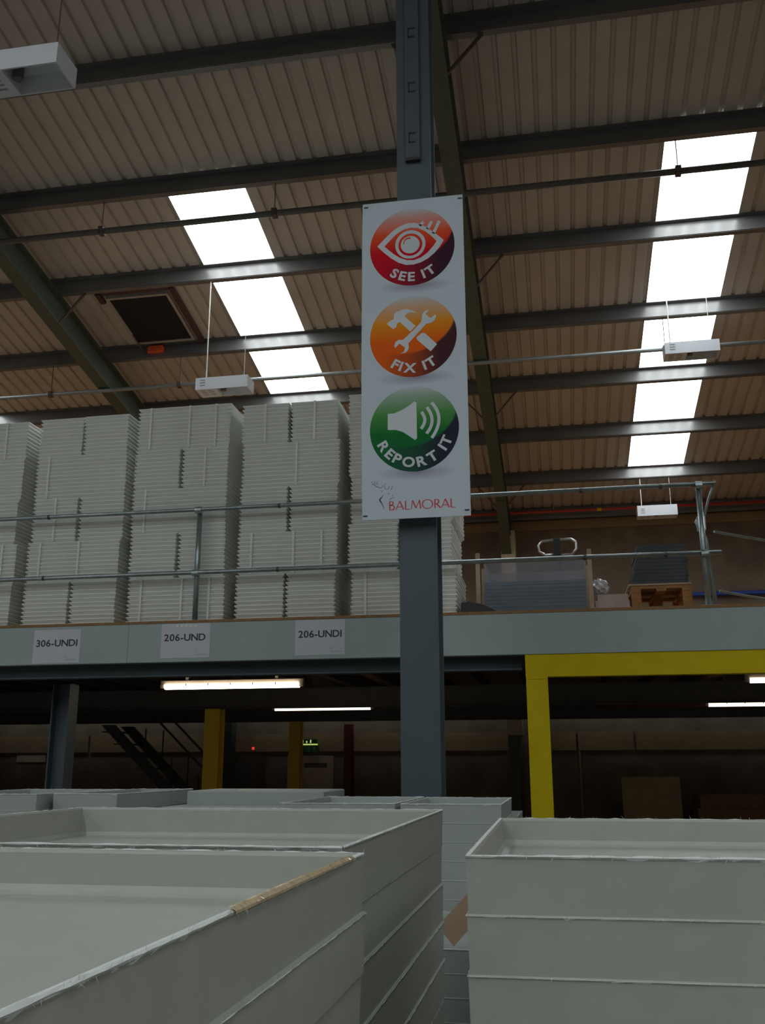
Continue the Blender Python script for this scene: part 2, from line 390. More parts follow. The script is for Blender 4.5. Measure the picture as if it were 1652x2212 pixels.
def disc_mat(name, top, mid, low, dark, edge):
    m = bpy.data.materials.new(name); m.use_nodes = True; nt = m.node_tree; bs = nt.nodes['Principled BSDF']; bs.inputs['Roughness'].default_value = 0.5; bs.inputs['Specular IOR Level'].default_value = 0.12
    tc = nt.nodes.new('ShaderNodeTexCoord'); sp = nt.nodes.new('ShaderNodeSeparateXYZ'); nt.links.new(tc.outputs['Object'], sp.inputs[0])
    mr = nt.nodes.new('ShaderNodeMapRange'); mr.inputs[1].default_value = -RD; mr.inputs[2].default_value = RD; nt.links.new(sp.outputs['Z'], mr.inputs[0])
    rp = nt.nodes.new('ShaderNodeValToRGB'); el = rp.color_ramp.elements
    el[0].position = 0.0; el[0].color = low+(1,); el[1].position = 1.0; el[1].color = (0.52, 0.58, 0.62, 1)
    e = el.new(0.45); e.color = mid+(1,); e = el.new(0.68); e.color = top+(1,)
    e = el.new(0.90); e.color = tuple(0.45*c+0.55*d for c, d in zip(top, (.50, .53, .52)))+(1,)
    nt.links.new(mr.outputs[0], rp.inputs[0])
    # dark swoosh: outside a large offset circle, low and to the right
    mp = nt.nodes.new('ShaderNodeMapping'); mp.vector_type = 'TEXTURE'; mp.inputs['Location'].default_value = (-.075, 0, .165); mp.inputs['Scale'].default_value = (.36, 1000, .29)
    nt.links.new(tc.outputs['Object'], mp.inputs['Vector'])
    ln = nt.nodes.new('ShaderNodeVectorMath'); ln.operation = 'LENGTH'; nt.links.new(mp.outputs['Vector'], ln.inputs[0])
    ms = nt.nodes.new('ShaderNodeMapRange'); ms.inputs[1].default_value = .985; ms.inputs[2].default_value = 1.03; nt.links.new(ln.outputs['Value'], ms.inputs[0])
    mxr = nt.nodes.new('ShaderNodeMapRange'); mxr.inputs[1].default_value = -.20; mxr.inputs[2].default_value = .17; nt.links.new(sp.outputs['X'], mxr.inputs[0])
    mu = nt.nodes.new('ShaderNodeMath'); mu.operation = 'MULTIPLY'; nt.links.new(ms.outputs[0], mu.inputs[0]); nt.links.new(mxr.outputs[0], mu.inputs[1])
    mx = nt.nodes.new('ShaderNodeMix'); mx.data_type = 'RGBA'; nt.links.new(mu.outputs[0], mx.inputs['Factor']); nt.links.new(rp.outputs['Color'], mx.inputs['A']); mx.inputs['B'].default_value = dark+(1,)
    nt.links.new(mx.outputs['Result'], bs.inputs['Base Color'])
    return m
dm = [disc_mat('print_red', (.78, .085, .02), (.62, .0, .012), (.42, .0, .018), (.045, .010, .026), None),
      disc_mat('print_orange', (.74, .27, .005), (.80, .12, .0), (.66, .095, .0), (.060, .014, .022), None),
      disc_mat('print_green', (.075, .28, .06), (.004, .155, .028), (.008, .11, .05), (.018, .022, .040), None)]
discs = []
for i, (cx, cz) in enumerate(DISC):
    d = loops_mesh('disc', [circle(0, 0, RD, n=72)], dm[i], SG, 0); d.location = (cx, 0, cz)
    d['label'] = ('red disc printed with a white eye', 'orange disc printed with a white hammer and spanner', 'green disc printed with a white loudspeaker')[i]
    discs.append(d)
def off(pts, i): return [(a-DISC[i][0], c-DISC[i][1]) for a, c in pts]
EYE_O = [(-0.2442, 0.7997), (-0.199, 0.8477), (-0.1423, 0.9038), (-0.0858, 0.9413), (-0.0294, 0.9588), (0.0155, 0.9581), (0.0546, 0.9444), (0.1044, 0.914), (0.1373, 0.8825), (0.181, 0.8438), (0.2217, 0.8025), (0.1905, 0.7507), (0.1568, 0.7115), (0.1121, 0.6734), (0.062, 0.6481), (0.0121, 0.6349), (-0.0433, 0.6375), (-0.0988, 0.6615), (-0.1489, 0.7003), (-0.1992, 0.7486)]
EYE_I = [(-0.1934, 0.7944), (-0.1539, 0.8366), (-0.1087, 0.8815), (-0.0578, 0.9132), (-0.0073, 0.9232), (0.043, 0.9146), (0.0928, 0.8843), (0.1367, 0.8424), (0.172, 0.7986), (0.1465, 0.7615), (0.1072, 0.7166), (0.0625, 0.6846), (0.0125, 0.6684), (-0.0375, 0.6736), (-0.0874, 0.6971), (-0.1319, 0.7324)]
YD = -.0016
loops_mesh('eye_outline', [off(EYE_O, 0), off(EYE_I, 0)], print_white_m, discs[0], YD)
loops_mesh('iris_ring', [circle(-.0115, .0175, .106, .109), circle(-.0115, .0155, .084, .086)], print_white_m, discs[0], YD)
hl = stroke(arc3((-.058, .020), (-.045, .058), (-.010, .066)), .005, .012)
loops_mesh('pupil', [circle(-.0125, .0155, .066, .067), hl], print_white_m, discs[0], YD)
for a, c in (((0.0573, 0.9300), (0.0816, 0.9589)), ((0.1096, 0.8988), (0.1401, 0.9567)), ((0.1500, 0.8600), (0.1929, 0.9539))):
    loops_mesh('eyelash', [off(stroke([a, c], .022), 0)], print_white_m, discs[0], YD)
HAMMER = [(-0.1785, 0.2062), (-0.1509, 0.2274), (-0.1317, 0.2346), (-0.1287, 0.2728), (-0.1121, 0.2921), (-0.0956, 0.2906), (-0.0791, 0.301), (-0.0407, 0.3034), (-0.0025, 0.288), (0.0246, 0.2708), (-0.0135, 0.2772), (-0.041, 0.2678), (-0.0548, 0.2484), (0.0181, 0.1741), (-0.0176, 0.1333), (-0.0907, 0.2132), (-0.1099, 0.2001), (-0.1128, 0.1798), (-0.1348, 0.1611)]
GRIP = [(0.0608, 0.1177), (0.0797, 0.1161), (0.1619, 0.0278), (0.1182, -0.0205), (0.0278, 0.071), (0.0237, 0.0888)]
WRENCH = [(0.1146, 0.2862), (0.0819, 0.2774), (0.0637, 0.2554), (0.0622, 0.2231), (0.0553, 0.1973), (0.0124, 0.1512), (-0.0698, 0.0764), (-0.097, 0.0816), (-0.1189, 0.0659), (-0.1272, 0.0404), (-0.1218, 0.0225), (-0.0917, 0.052), (-0.055, 0.0198), (-0.0623, -0.0086), (-0.0857, -0.02), (-0.057, -0.0189), (-0.0352, -0.0021), (-0.0279, 0.0263), (-0.0331, 0.0471), (0.0173, 0.1011), (0.0915, 0.1823), (0.1212, 0.1838), (0.1458, 0.201), (0.161, 0.2378), (0.152, 0.2457), (0.1218, 0.2225), (0.0897, 0.2501), (0.0926, 0.2616)]
hm = loops_mesh('hammer_print', [off(HAMMER, 1)], print_white_m, discs[1], YD); loops_mesh('hammer_grip_print', [off(GRIP, 1)], print_white_m, discs[1], YD)
loops_mesh('spanner_print', [off(WRENCH, 1)], print_white_m, discs[1], YD-.0008)
HORN = [(-0.1748, -0.4466), (-0.131, -0.4457), (-0.0782, -0.4256), (-0.0359, -0.4009), (0.0038, -0.3705), (0.0179, -0.3798), (0.0192, -0.6294), (0.0061, -0.641), (-0.0378, -0.6067), (-0.0741, -0.5798), (-0.1211, -0.563), (-0.1752, -0.5595)]
loops_mesh('loudspeaker_print', [off(HORN, 2)], print_white_m, discs[2], YD)
for a, m_, c in (((0.05, -0.4483), (0.0721, -0.5073), (0.0459, -0.5658)), ((0.087, -0.4178), (0.1203, -0.5133), (0.0818, -0.6008)), ((0.1187, -0.387), (0.1655, -0.5055), (0.1165, -0.6329))):
    loops_mesh('sound_wave', [off(stroke(arc3(a, m_, c), .021), 2)], print_white_m, discs[2], YD)
# lettering
def glyph(ch, weight=0.02):
    cu = bpy.data.curves.new('g', 'FONT'); cu.body = ch; cu.size = 1.0; cu.offset = weight; cu.resolution_u = 4
    o = bpy.data.objects.new('g', cu); COL.objects.link(o)
    me = bpy.data.meshes.new_from_object(o)
    vs = [v.co.copy() for v in me.vertices]; fs = [tuple(p.vertices) for p in me.polygons]
    bpy.data.objects.remove(o); bpy.data.meshes.remove(me); bpy.data.curves.remove(cu)
    if not vs: return [], [], 0, .3
    return vs, fs, min(v.x for v in vs), max(v.x for v in vs)
CAP = .73
def arc_text(word, parent, rad, ang0, ang1, height, m, name='lettering', sx=1.12):
    """word along the lower rim of a disc; angles measured from straight down, positive to the right"""
    b = MB(); gl = [(c, glyph(c, .034)) for c in word]
    sc = height/CAP
    ws = [(.26 if c == ' ' else (g[3]-g[2]))*sc*sx+ (.075*sc) for c, g in gl]; tot = sum(ws); acc = 0
    for (c, g), wd in zip(gl, ws):
        a = math.radians(ang0+(ang1-ang0)*(acc+wd/2)/tot); acc += wd
        if c == ' ': continue
        mid = (g[2]+g[3])/2; vs = []
        for v in g[0]:
            x = (v.x-mid)*sc*sx; r = rad - v.y*sc
            vs.append((math.sin(a)*r+math.cos(a)*x, -.0032, -math.cos(a)*r+math.sin(a)*x))
        b.add(vs, g[1])
    return b.build(name, m, parent)
arc_text('SEE IT', discs[0], .262, -40, 43, .068, print_white_m)
arc_text('FIX IT', discs[1], .262, -38, 41, .068, print_white_m)
arc_text('REPORT IT', discs[2], .264, -70, 75, .068, print_white_m)
def line_text(word, x0, x1, z0, height, m, parent, y=-.0032, name='lettering', weight=0.0, gap=.07):
    b = MB(); gl = [(c, glyph(c, weight)) for c in word]; sc = height/CAP
    ws = [(.26 if c == ' ' else g[3]-g[2]) for c, g in gl]; tot = sum(ws)+gap*(len(word)-1); sx = (x1-x0)/tot; acc = 0
    for (c, g), wd in zip(gl, ws):
        if c != ' ': b.add([(x0+(acc+v.x-g[2])*sx, y, z0+v.y*sc) for v in g[0]], g[1])
        acc += wd+gap
    return b.build(name, m, parent)
# brand word drawn stroke by stroke: thin uprights, flared feet
def brand(parent, x0, x1, z0, h):
    L = {'B': [[(.10, 0), (.10, 1)], [(.10, 1), (.34, .97), (.42, .78), (.34, .58), (.10, .54)], [(.10, .54), (.42, .50), (.54, .27), (.42, .03), (.10, 0)]],
         'A': [[(.0, 0), (.36, 1)], [(.36, 1), (.72, 0)], [(.14, .32), (.56, .32)]],
         'L': [[(.08, 1), (.08, 0)], [(.08, .0), (.48, .0)]],
         'M': [[(.04, 0), (.16, 1)], [(.16, 1), (.48, .1)], [(.48, .1), (.80, 1)], [(.80, 1), (.92, 0)]],
         'R': [[(.10, 0), (.10, 1)], [(.10, 1), (.36, .97), (.46, .76), (.36, .54), (.10, .48)], [(.26, .48), (.62, 0)]]}
    Wd = {'B': .58, 'A': .72, 'L': .48, 'M': .96, 'O': .98, 'R': .60}
    word = 'BALMORAL'; tot = sum(Wd[c] for c in word)+.10*7; s = (x1-x0)/tot; acc = x0; b = MB()
    for c in word:
        if c == 'O': sts = [[(.49+.47*math.cos(2*PI*i/24), .5+.52*math.sin(2*PI*i/24)) for i in range(25)]]
        else: sts = L[c]
        for st in sts:
            if len(st) == 5: st = [st[0]]+arc3(st[1], st[2], st[3], 6)+[st[4]]
            pts = [(acc+p[0]*s, z0+p[1]*h) for p in st]
            for i in range(len(pts)-1):
                a, d = pts[i], pts[i+1]; steep = abs(d[1]-a[1]) > abs(d[0]-a[0])
                wd = .0088 if steep and not (d[0] > a[0]+.004 and d[1] > a[1]) else .0055
                q = stroke([a, d], wd); b.add([(x, -.0006, z) for x, z in q], [(0, 1, 2, 3)])
        for bx, fx in {'A': [(0, 0), (.72, 0)], 'M': [(.04, 0), (.92, 0)], 'L': [(.08, 1)], 'R': [(.10, 0)], 'B': []}.get(c, []):
            pass
        acc += (Wd[c]+.10)*s
    return b.build('brand_lettering', brand_red_m, parent)
brand(SG, -.171, .262, -1.1075, .058)
b = MB()
def fl(poly, y=-.0006): b.add([(x, y, z) for x, z in poly], [tuple(range(len(poly)))])
fl(stroke([(-.2050, -1.003), (-.218, -1.020), (-.2310, -1.0355)], .002, .010)); fl(stroke([(-.2310, -1.0355), (-.216, -1.060), (-.1990, -1.0990)], .010, .002))
for st in ([(-.285, -.909), (-.272, -.928), (-.250, -.944), (-.222, -.956)], [(-.272, -.928), (-.281, -.930)], [(-.2424, -.9073), (-.252, -.922), (-.240, -.934)], [(-.262, -.912), (-.262, -.930)],
           [(-.222, -.956), (-.212, -.948), (-.210, -.937)], [(-.1905, -.925), (-.200, -.948), (-.193, -.962), (-.186, -.966)], [(-.166, -.944), (-.172, -.962), (-.180, -.966)],
           [(-.150, -.944), (-.147, -.958), (-.157, -.970)], [(-.226, -.974), (-.214, -.980), (-.210, -.975)], [(-.178, -.994), (-.170, -1.001), (-.166, -.992)],
           [(-.1314, -1.0215), (-.148, -1.027), (-.168, -1.037)], [(-.150, -1.008), (-.140, -1.012)]):
    fl(stroke(st, .0022, .0036))
b.build('stag_emblem', ink_m, SG)

# ------------------------------------------------------------------ mezzanine
MY = 8.5; DZ = 3.225; MXR = 1.80; MXL = -16.5; BZ = DZ-.0265
t = thing('mezzanine_deck', 'chipboard mezzanine deck with steel joists carrying the white tray stacks', 'mezzanine', (0, MY, 0))
MB().box(MXL, MXR, -.005, 9.85, DZ-.025, DZ).build('deck_board', deck_m, t)
MB().box(MXR+.001, 7.0, .70, 9.85, DZ-.025, DZ).build('deck_board', deck_m, t)
jx = MXL+.4
while jx < 7.0:
    MB().prism([(-.03, 0), (.03, 0), (.03, -.012), (-.018, -.012), (-.018, -.178), (.03, -.178), (.03, -.19), (-.03, -.19)], (jx, .14 if jx < MXR-.12 else .84, DZ-.0265), (jx, 9.8, DZ-.0265), (1, 0, 0), (0, 0, 1)).build('joist', joist_m, t)
    jx += .6
tag(MB().prism([(0, 0), (.10, 0), (.10, -.014), (.012, -.014), (.012, -.346), (.10, -.346), (.10, -.36), (0, -.36)], (MXL, MY, BZ), (-3.98, MY, BZ), (0, 1, 0), (0, 0, 1)).build('edge_beam', edge_m), 'left length of the pale grey mezzanine edge beam, bearing the leftmost paper notice', 'beam')
tag(MB().prism([(0, 0), (.10, 0), (.10, -.014), (.012, -.014), (.012, -.346), (.10, -.346), (.10, -.36), (0, -.36)], (-3.977, MY, BZ), (MXR, MY, BZ), (0, 1, 0), (0, 0, 1)).build('edge_beam', edge_m), 'long pale grey mezzanine edge beam passing behind the column', 'beam')
tag(MB().prism([(0, 0), (-.10, 0), (-.10, -.014), (-.012, -.014), (-.012, -.346), (-.10, -.346), (-.10, -.36), (0, -.36)], (MXR, MY+.102, BZ), (MXR, MY+.695, BZ), (1, 0, 0), (0, 0, 1)).build('edge_beam', edge_m), 'grey return beam at the right end of the mezzanine edge', 'beam')
tag(MB().prism([(0, 0), (.10, 0), (.10, -.014), (.012, -.014), (.012, -.346), (.10, -.346), (.10, -.36), (0, -.36)], (MXR+.001, MY+.70, BZ), (7.0, MY+.70, BZ), (0, 1, 0), (0, 0, 1)).build('edge_beam', edge_m), 'set-back grey edge beam of the mezzanine just showing at the right edge', 'beam')
# primary beams along X under the joists
for y, x0, x1, lab in ((8.70, MXL, -.30, 'dark grey primary beam just behind the mezzanine edge'), (13.9, MXL, 7.0, 'primary beam over the first yellow column under the mezzanine'), (18.25, MXL, 7.0, 'primary beam over the second yellow column by the far wall')):
    b = MB().prism(isec(.13, .29, .012, .01), (x0, y, DZ-.2176-.0), (x1, y, DZ-.2176-.0), (0, 1, 0), (0, 0, 1))
    tag(b.build('primary_beam', col_m if y < 9 else joist_m), lab, 'beam')
tag(MB().prism(isec(.10, .22, .012, .01), (.6, 16.2, DZ-.2176-.0), (7.0, 16.2, DZ-.2176-.0), (0, 1, 0), (0, 0, 1)).build('red_beam', redsteel_m), 'dark red steel beam behind the right-hand strip light', 'beam')
HSEC = lambda w, d: [(-w/2, 0), (w/2, 0), (w/2, .014), (.006, .014), (.006, d-.014), (w/2, d-.014), (w/2, d), (-w/2, d), (-w/2, d-.014), (-.006, d-.014), (-.006, .014), (-w/2, .014)]
for x, y, wd, m_, lab in ((-5.0, 9.2, .19, col_m, 'dark blue-grey steel post holding up the mezzanine at left'), (-5.05, 13.8, .235, yellow2_m, 'nearer yellow post under the mezzanine, beside the stairs'), (-4.98, 18.16, .22, yellow2_m, 'farther yellow post under the mezzanine, beside the exit sign')):
    t = thing('mezzanine_post', lab, 'post', (x, y, 0))
    if m_ is col_m: MB().prism([(c-.095, a+.095) for a, c in HSEC(wd, .19)], (0, 0, .016), (0, 0, DZ-.509), (1, 0, 0), (0, 1, 0)).build('shaft', m_, t)
    else: MB().prism(HSEC(wd, .23), (0, 0, .016), (0, 0, DZ-.509), (1, 0, 0), (0, 1, 0)).build('shaft', m_, t)
    MB().box(-.18, .18, -.06, .32, 0, .016).build('base_plate', m_, t)
# yellow gate frame
t = thing('yellow_portal', 'bright yellow steel frame with post and lintel under the mezzanine edge', 'frame', (-.17, 8.5, 0))
MB().prism(HSEC(.185, .18), (0, 0, .016), (0, 0, 2.63), (1, 0, 0), (0, 1, 0)).build('post', yellow_m, t)
MB().prism(HSEC(.185, .18), (3.3, 0, .016), (3.3, 0, 2.63), (1, 0, 0), (0, 1, 0)).build('post', yellow_m, t)
MB().box(-.15, .15, -.05, .24, 0, .016).build('base_plate', yellow_m, t)
MB().box(3.15, 3.45, -.05, .24, 0, .016).build('base_plate', yellow_m, t)
MB().prism([(0, 0), (.11, 0), (.11, -.014), (.012, -.014), (.012, -.181), (.11, -.181), (.11, -.195), (0, -.195)], (-.095, .012, 2.838), (3.4, .012, 2.838), (0, 1, 0), (0, 0, 1)).build('lintel', yellow_m, t)
MB().box(-.0925, .0925, -.004, .18, 2.622, 2.6425).build('cap_plate', yellow_m, t)

# paper notices on the edge beam
def stag_small(b, x, z, s):
    for st in ([(0, .9), (.5, .3), (1.0, .0)], [(.3, 1.1), (.5, .3)]):
        q = stroke([(x+p[0]*s, z+p[1]*s) for p in st], .003); b.add([(a, -.0006, c) for a, c in q], [tuple(range(len(q)))])
for i, (x0, x1, z0, z1, word, lab) in enumerate(((-4.948, -4.463, 2.851, 3.170, '306-UNDI', 'white paper notice reading 306-UNDI, leftmost on the edge beam'),
        (-3.646, -3.163, 2.872, 3.194, '206-UND', 'white paper notice reading 206-UND in the middle of the three on the edge beam'),
        (-2.344, -1.878, 2.872, 3.194, '206-UNDI', 'white paper notice reading 206-UNDI, nearest the grey column'))):
    cx = (x0+x1)/2
    t = thing('paper_notice', lab, 'notice', (cx, MY-.003, z0), group='paper notices on the mezzanine edge')
    w_ = x1-x0; h_ = z1-z0
    MB().box(-w_/2, w_/2, 0, .0025, 0, h_).build('sheet', paper_m, t)
    line_text(word, -w_/2+.03, w_/2-(.03 if i != 1 else .045), h_*.50, .066, ink_m, t, y=-.001, weight=.018)
    b = MB(); stag_small(b, w_*.20, h_*.15, .02)
    b.build('stag_emblem', grey_ink_m, t)
    line_text('BALMORAL', w_*.22, w_*.45, h_*.07, .014, grey_ink_m, t, y=-.001, name='brand_lettering')
    if i == 1:
        for k in range(5): MB().box(-.10+k*.045, -.075+k*.045, -.0012, -.0002, h_*.90, h_*.97).build('tape_glint', strap_m, t)

# ------------------------------------------------------------------ guard rail
RY = 8.58
t = thing('guard_rail', 'galvanised tube guard rail along the front of the mezzanine', 'railing', (0, RY, DZ))
R_T = .021
MB().tube([(MXL+.3, 0, 4.318-DZ), (1.47, 0, 4.326-DZ)], R_T, 12).build('top_rail', galv_m, t, True)
MB().tube([(MXL+.3, 0, 3.69-DZ), (1.47, 0, 3.70-DZ)], R_T, 12).build('middle_rail', galv_m, t, True)
for x in (-11.0, -7.2, -3.37, 1.33):
    q = MB().tube([(x, .04, 0), (x, .04, 1.135)], .026, 12).build('upright', galv_m, t, True)
    MB().box(x-.09, x+.09, -.03, .11, 0, .01).build('base_plate', galv_m, t)
    for z in (4.32-DZ, 3.695-DZ):
        MB().tube([(x-.03, .005, z), (x+.03, .005, z)], .034, 10).build('clamp', galv_m, t)
for x in (-4.95, -2.55, .30, 1.0):
    for z in (4.32-DZ, 3.695-DZ):
        MB().tube([(x-.012, 0, z+.002), (x+.012, 0, z+.002)], .024, 10).build('coupler', joist_m, t)
# gate post with its hinge tube and slack chains at the corner
MB().tube([(1.40, .10, .002), (1.36, .10, .62), (1.30, .10, .78), (1.34, .10, .84)], .02, 10).build('gate_stay', galv_m, t, True)
MB().box(1.30, 1.37, .06, .14, .70, .82).build('gate_latch', galv_m, t)
MB().tube([(1.47, 0, 1.126), (1.42, .12, .98), (1.36, .10, .80)], .012, 8).build('corner_brace', galv_m, t, True)
for za, zb, lab in ((3.914, 3.868, 'upper slack chain hanging from the corner of the guard rail'), (3.376, 3.300, 'lower slack chain hanging from the corner of the guard rail')):
    A = Vector((1.445, 8.70, za)); Bp = Vector((2.565, 9.395, zb)); pts = []
    for k in range(25):
        f_ = k/24; p = A.lerp(Bp, f_); p.z -= .012*4*f_*(1-f_); pts.append(p)
    tag(MB().tube(pts, .012, 6).build('safety_chain', galv_m), lab, 'chain')
t = thing('guard_post', 'guard post on the far side of the chained mezzanine gap', 'post', (2.6, 9.43, DZ))
MB().tube([(0, 0, 0), (0, 0, 1.12)], .024, 12).build('upright', galv_m, t, True); MB().box(-.08, .08, -.08, .08, 0, .01).build('base_plate', galv_m, t)

# ------------------------------------------------------------------ strapped tray bundles on the mezzanine
TP = 0.0415        # visible pitch of nested trays
def nest_mesh(w_, d_, name):
    def ring(ins, z): return [(-w_/2+ins, -d_/2+ins, z), (w_/2-ins, -d_/2+ins, z), (w_/2-ins, d_/2-ins, z), (-w_/2+ins, d_/2-ins, z)]
    vs = ring(.026, 0)+ring(.012, .013)+ring(0, .028)+ring(.0015, .0375)+ring(.014, .0405)
    fs = [(3, 2, 1, 0)]
    for k in range(4):
        for j in range(4): fs.append((k*4+j, k*4+(j+1) % 4, k*4+4+(j+1) % 4, k*4+4+j))
    fs.append((16, 17, 18, 19))
    return new_mesh(name, vs, fs, bundle_m)
ME_F = nest_mesh(1.0, .488, 'nested_tray_long'); ME_S = nest_mesh(.488, 1.0, 'nested_tray_end')
strap_F = MB().box(-.010, .010, -.252, -.2495, -.002, 1.0).box(-.010, .010, .2495, .252, -.002, 1.0).mesh('strap', strap_m)
PALS = [(-5.87, 'SFSFS', 'leftmost cut-off stack', 8.72), (-4.72, 'SFSFS', 'second stack from the left', 8.70), (-3.62, 'FSFSF', 'third stack from the left', 8.70),
        (-2.50, 'SFSFS', 'fourth stack from the left', 8.70), (-1.385, 'FSFSF', 'stack behind the sign and column', 8.70)]
WHICH = ['top', 'second', 'third', 'fourth', 'bottom']
for pi_, (cx, pat, where, y0) in enumerate(PALS):
    NB = [10, 11, 11, 10, 11] if pi_ != 2 else [11, 10, 11, 11, 11]
    if pi_ == 4: NB = [11, 10, 11, 11, 11]
    z = DZ+.001
    for L in range(4, -1, -1):
        n = NB[L]; ty = pat[L]
        lx = random.uniform(-.018, .018)
        for half in (0, 1):
            if ty == 'S':
                bx, by = cx+lx+(-.2525 if half == 0 else .2525), y0+.5+random.uniform(-.008, .012)
                side = 'left-hand' if half == 0 else 'right-hand'
            else:
                bx, by = cx+lx, y0+(.2475 if half == 0 else .7525)
                side = 'front' if half == 0 else 'rear'
            t = thing('tray_bundle', '%s bundle of nested white trays, %s layer, %s' % (side, WHICH[L], where), 'tray bundle', (bx, by, z), random.uniform(-.003, .003), group='strapped bundles of white trays on the mezzanine')
            me = ME_F if ty == 'F' else ME_S
            for k in range(n):
                link('tray', me, t, (random.uniform(-.003, .003), random.uniform(-.003, .003), k*TP))
            hh = n*TP-.002
            sxs = (-.36, 0.06, .34) if ty == 'F' else (0.0,)
            if ty == 'F' or random.random() < .4:
                for sx in sxs:
                    if random.random() < .25: continue
                    dd = .247 if ty == 'F' else .503
                    q = MB().box(sx-.011, sx+.011, -dd-.003, -dd, 0.002, hh).box(sx-.011, sx+.011, dd, dd+.003, 0.002, hh).box(sx-.011, sx+.011, -dd-.003, dd+.003, hh, hh+.0012)
                    q.build('strap', strap_m, t)
        z += n*TP+.0005

# ------------------------------------------------------------------ goods on the right of the mezzanine deck
t = thing('post_pallet', 'timber-posted pallet of blue-grey sheets under clear film', 'pallet', (-.16, 9.3, DZ))
MB().box(-.55, .53, -.02, .78, 0, .09).build('pallet_base', wood_m, t)
q = MB()
for k in range(9): MB().box(-.50+random.uniform(-.008, .008), .48, .02, .74, .092+k*.036, .092+k*.036+.034).build('sheet', blue_sheet_m, t)
q = MB()
for bx in ((-.50, .49, .03, .034), (-.50, .49, .726, .73), (-.50, -.496, .034, .726), (.486, .49, .034, .726)): q.box(bx[0], bx[1], bx[2], bx[3], .418, .64)
q.build('clear_film', pale_block_m, t)
for x in (-.555, .525):
    for y in (-.02, .76): MB().box(x-.02, x+.02, y-.02, y+.02, .0, .70).build('corner_post', pale_wood_m, t)
t = thing('pallet_truck', 'hand pallet truck whose looped steering handle rises above the blue-grey sheets', 'pallet truck', (.07, 10.25, DZ))
pts = [(.0, 0, .86), (-.13, 0, .865), (-.19, 0, .91), (-.195, 0, .97), (-.16, 0, 1.02), (0, 0, 1.035), (.15, 0, 1.035), (.20, 0, 1.0), (.205, 0, .92), (.15, 0, .865), (.0, 0, .86)]
MB().tube(pts, .015, 8).build('handle_loop', chrome_m, t, True)
MB().box(-.035, .035, -.02, .02, .76, 1.04).build('handle_stem', black_m, t)
MB().tube([(0, .02, .25), (0, 0, .8)], .03, 8).build('tiller', black_m, t)
MB().box(-.27, -.10, .0, .6, .06, .12).build('fork', redsteel_m, t); MB().box(.10, .27, .0, .6, .06, .12).build('fork', redsteel_m, t)
MB().box(-.2, .2, -.10, .08, .08, .30).build('hydraulic_body', redsteel_m, t); MB().tube([(-.08, -.02, .08), (.08, -.02, .08)], .08, 14).build('wheel', black_m, t)
t = thing('sheet_pallet', 'wooden pallet stacked with black plastic sheets beside the rail corner', 'pallet', (1.02, 9.32, DZ))
for y in (0, .38, .76): MB().box(-.28, .28, y, y+.1, .30, .33).build('deck_plank', wood_m, t)
for x in (-.28, -.045, .19):
    MB().box(x, x+.09, 0, .86, .275, .299).build('stringer', wood_m, t)
    for y in (0, .38, .76):
        if x == -.045 and y == 0: continue
        MB().box(x, x+.09, y, y+.1, .022, .274).build('block', wood_m, t)
    MB().box(x, x+.09, 0, .86, 0, .022).build('skid', wood_m, t)
MB().box(-.30, .28, -.01, .80, .331, .348).build('top_board', pale_wood_m, t)
for k in range(11):
    x_ = random.uniform(-.01, .01)
    MB().box(-.27+x_+(.07 if k > 8 else .01*k), .26+x_-(.02 if k > 8 else 0), .02, .76, .349+k*.035, .349+k*.035+.033).build('sheet', dark_stack_m, t)
for k, (x0, x1, z0, z1) in enumerate(((.38, .73, 0, .14), (.40, .72, .141, .20), (.42, .71, .201, .262))):
    tag(MB().box(x0, x1, 9.32+k*.01, 9.62, DZ+z0+.001, DZ+z1).build('flat_carton', pink_m), ('bottom', 'middle', 'top')[k]+' pinkish flat carton in the small pile between the two pallets', 'carton', 'pinkish cartons on the mezzanine')
bm = bmesh.new(); bmesh.ops.create_icosphere(bm, subdivisions=3, radius=1)
for v in bm.verts:
    r_ = 1+.28*math.sin(v.co.x*9+v.co.z*7)*math.cos(v.co.y*8)
    v.co = Vector((v.co.x*.085*r_, v.co.y*.10*r_, v.co.z*.075*r_))
me = bpy.data.meshes.new('film_ball'); bm.to_mesh(me); bm.free(); me.materials.append(film_m)
tag(link('crumpled_film', me, None, (.455, 9.47, DZ+.355)), 'crumpled white plastic film on top of the pinkish cartons', 'plastic film')
b = MB(); pr = [(-.22, 0), (.16, 0), (.10, .05), (-.02, .11), (-.14, .14), (-.22, .13)]
b.prism(pr, (-.622, 8.78, DZ+.001), (-.622, 9.1, DZ+.001), (1, 0, 0), (0, 0, 1))
tag(b.build('black_wedge', black_m), 'black wedge-shaped plastic piece lying beside the tray stack behind the column', 'wedge')
tag(MB().box(-.75, .35, 8.6, 8.70, DZ+.0005, DZ+.016).build('timber_lath', pale_wood_m), 'thin pale timber lath along the deck edge right of the column', 'lath')
tag(MB().tube([(2.4, 18.93, 5.06), (XR, 18.93, 5.06)], .045, 8).build('blue_pipe', blue_m), 'blue pipe along the far wall near the right edge', 'pipe')

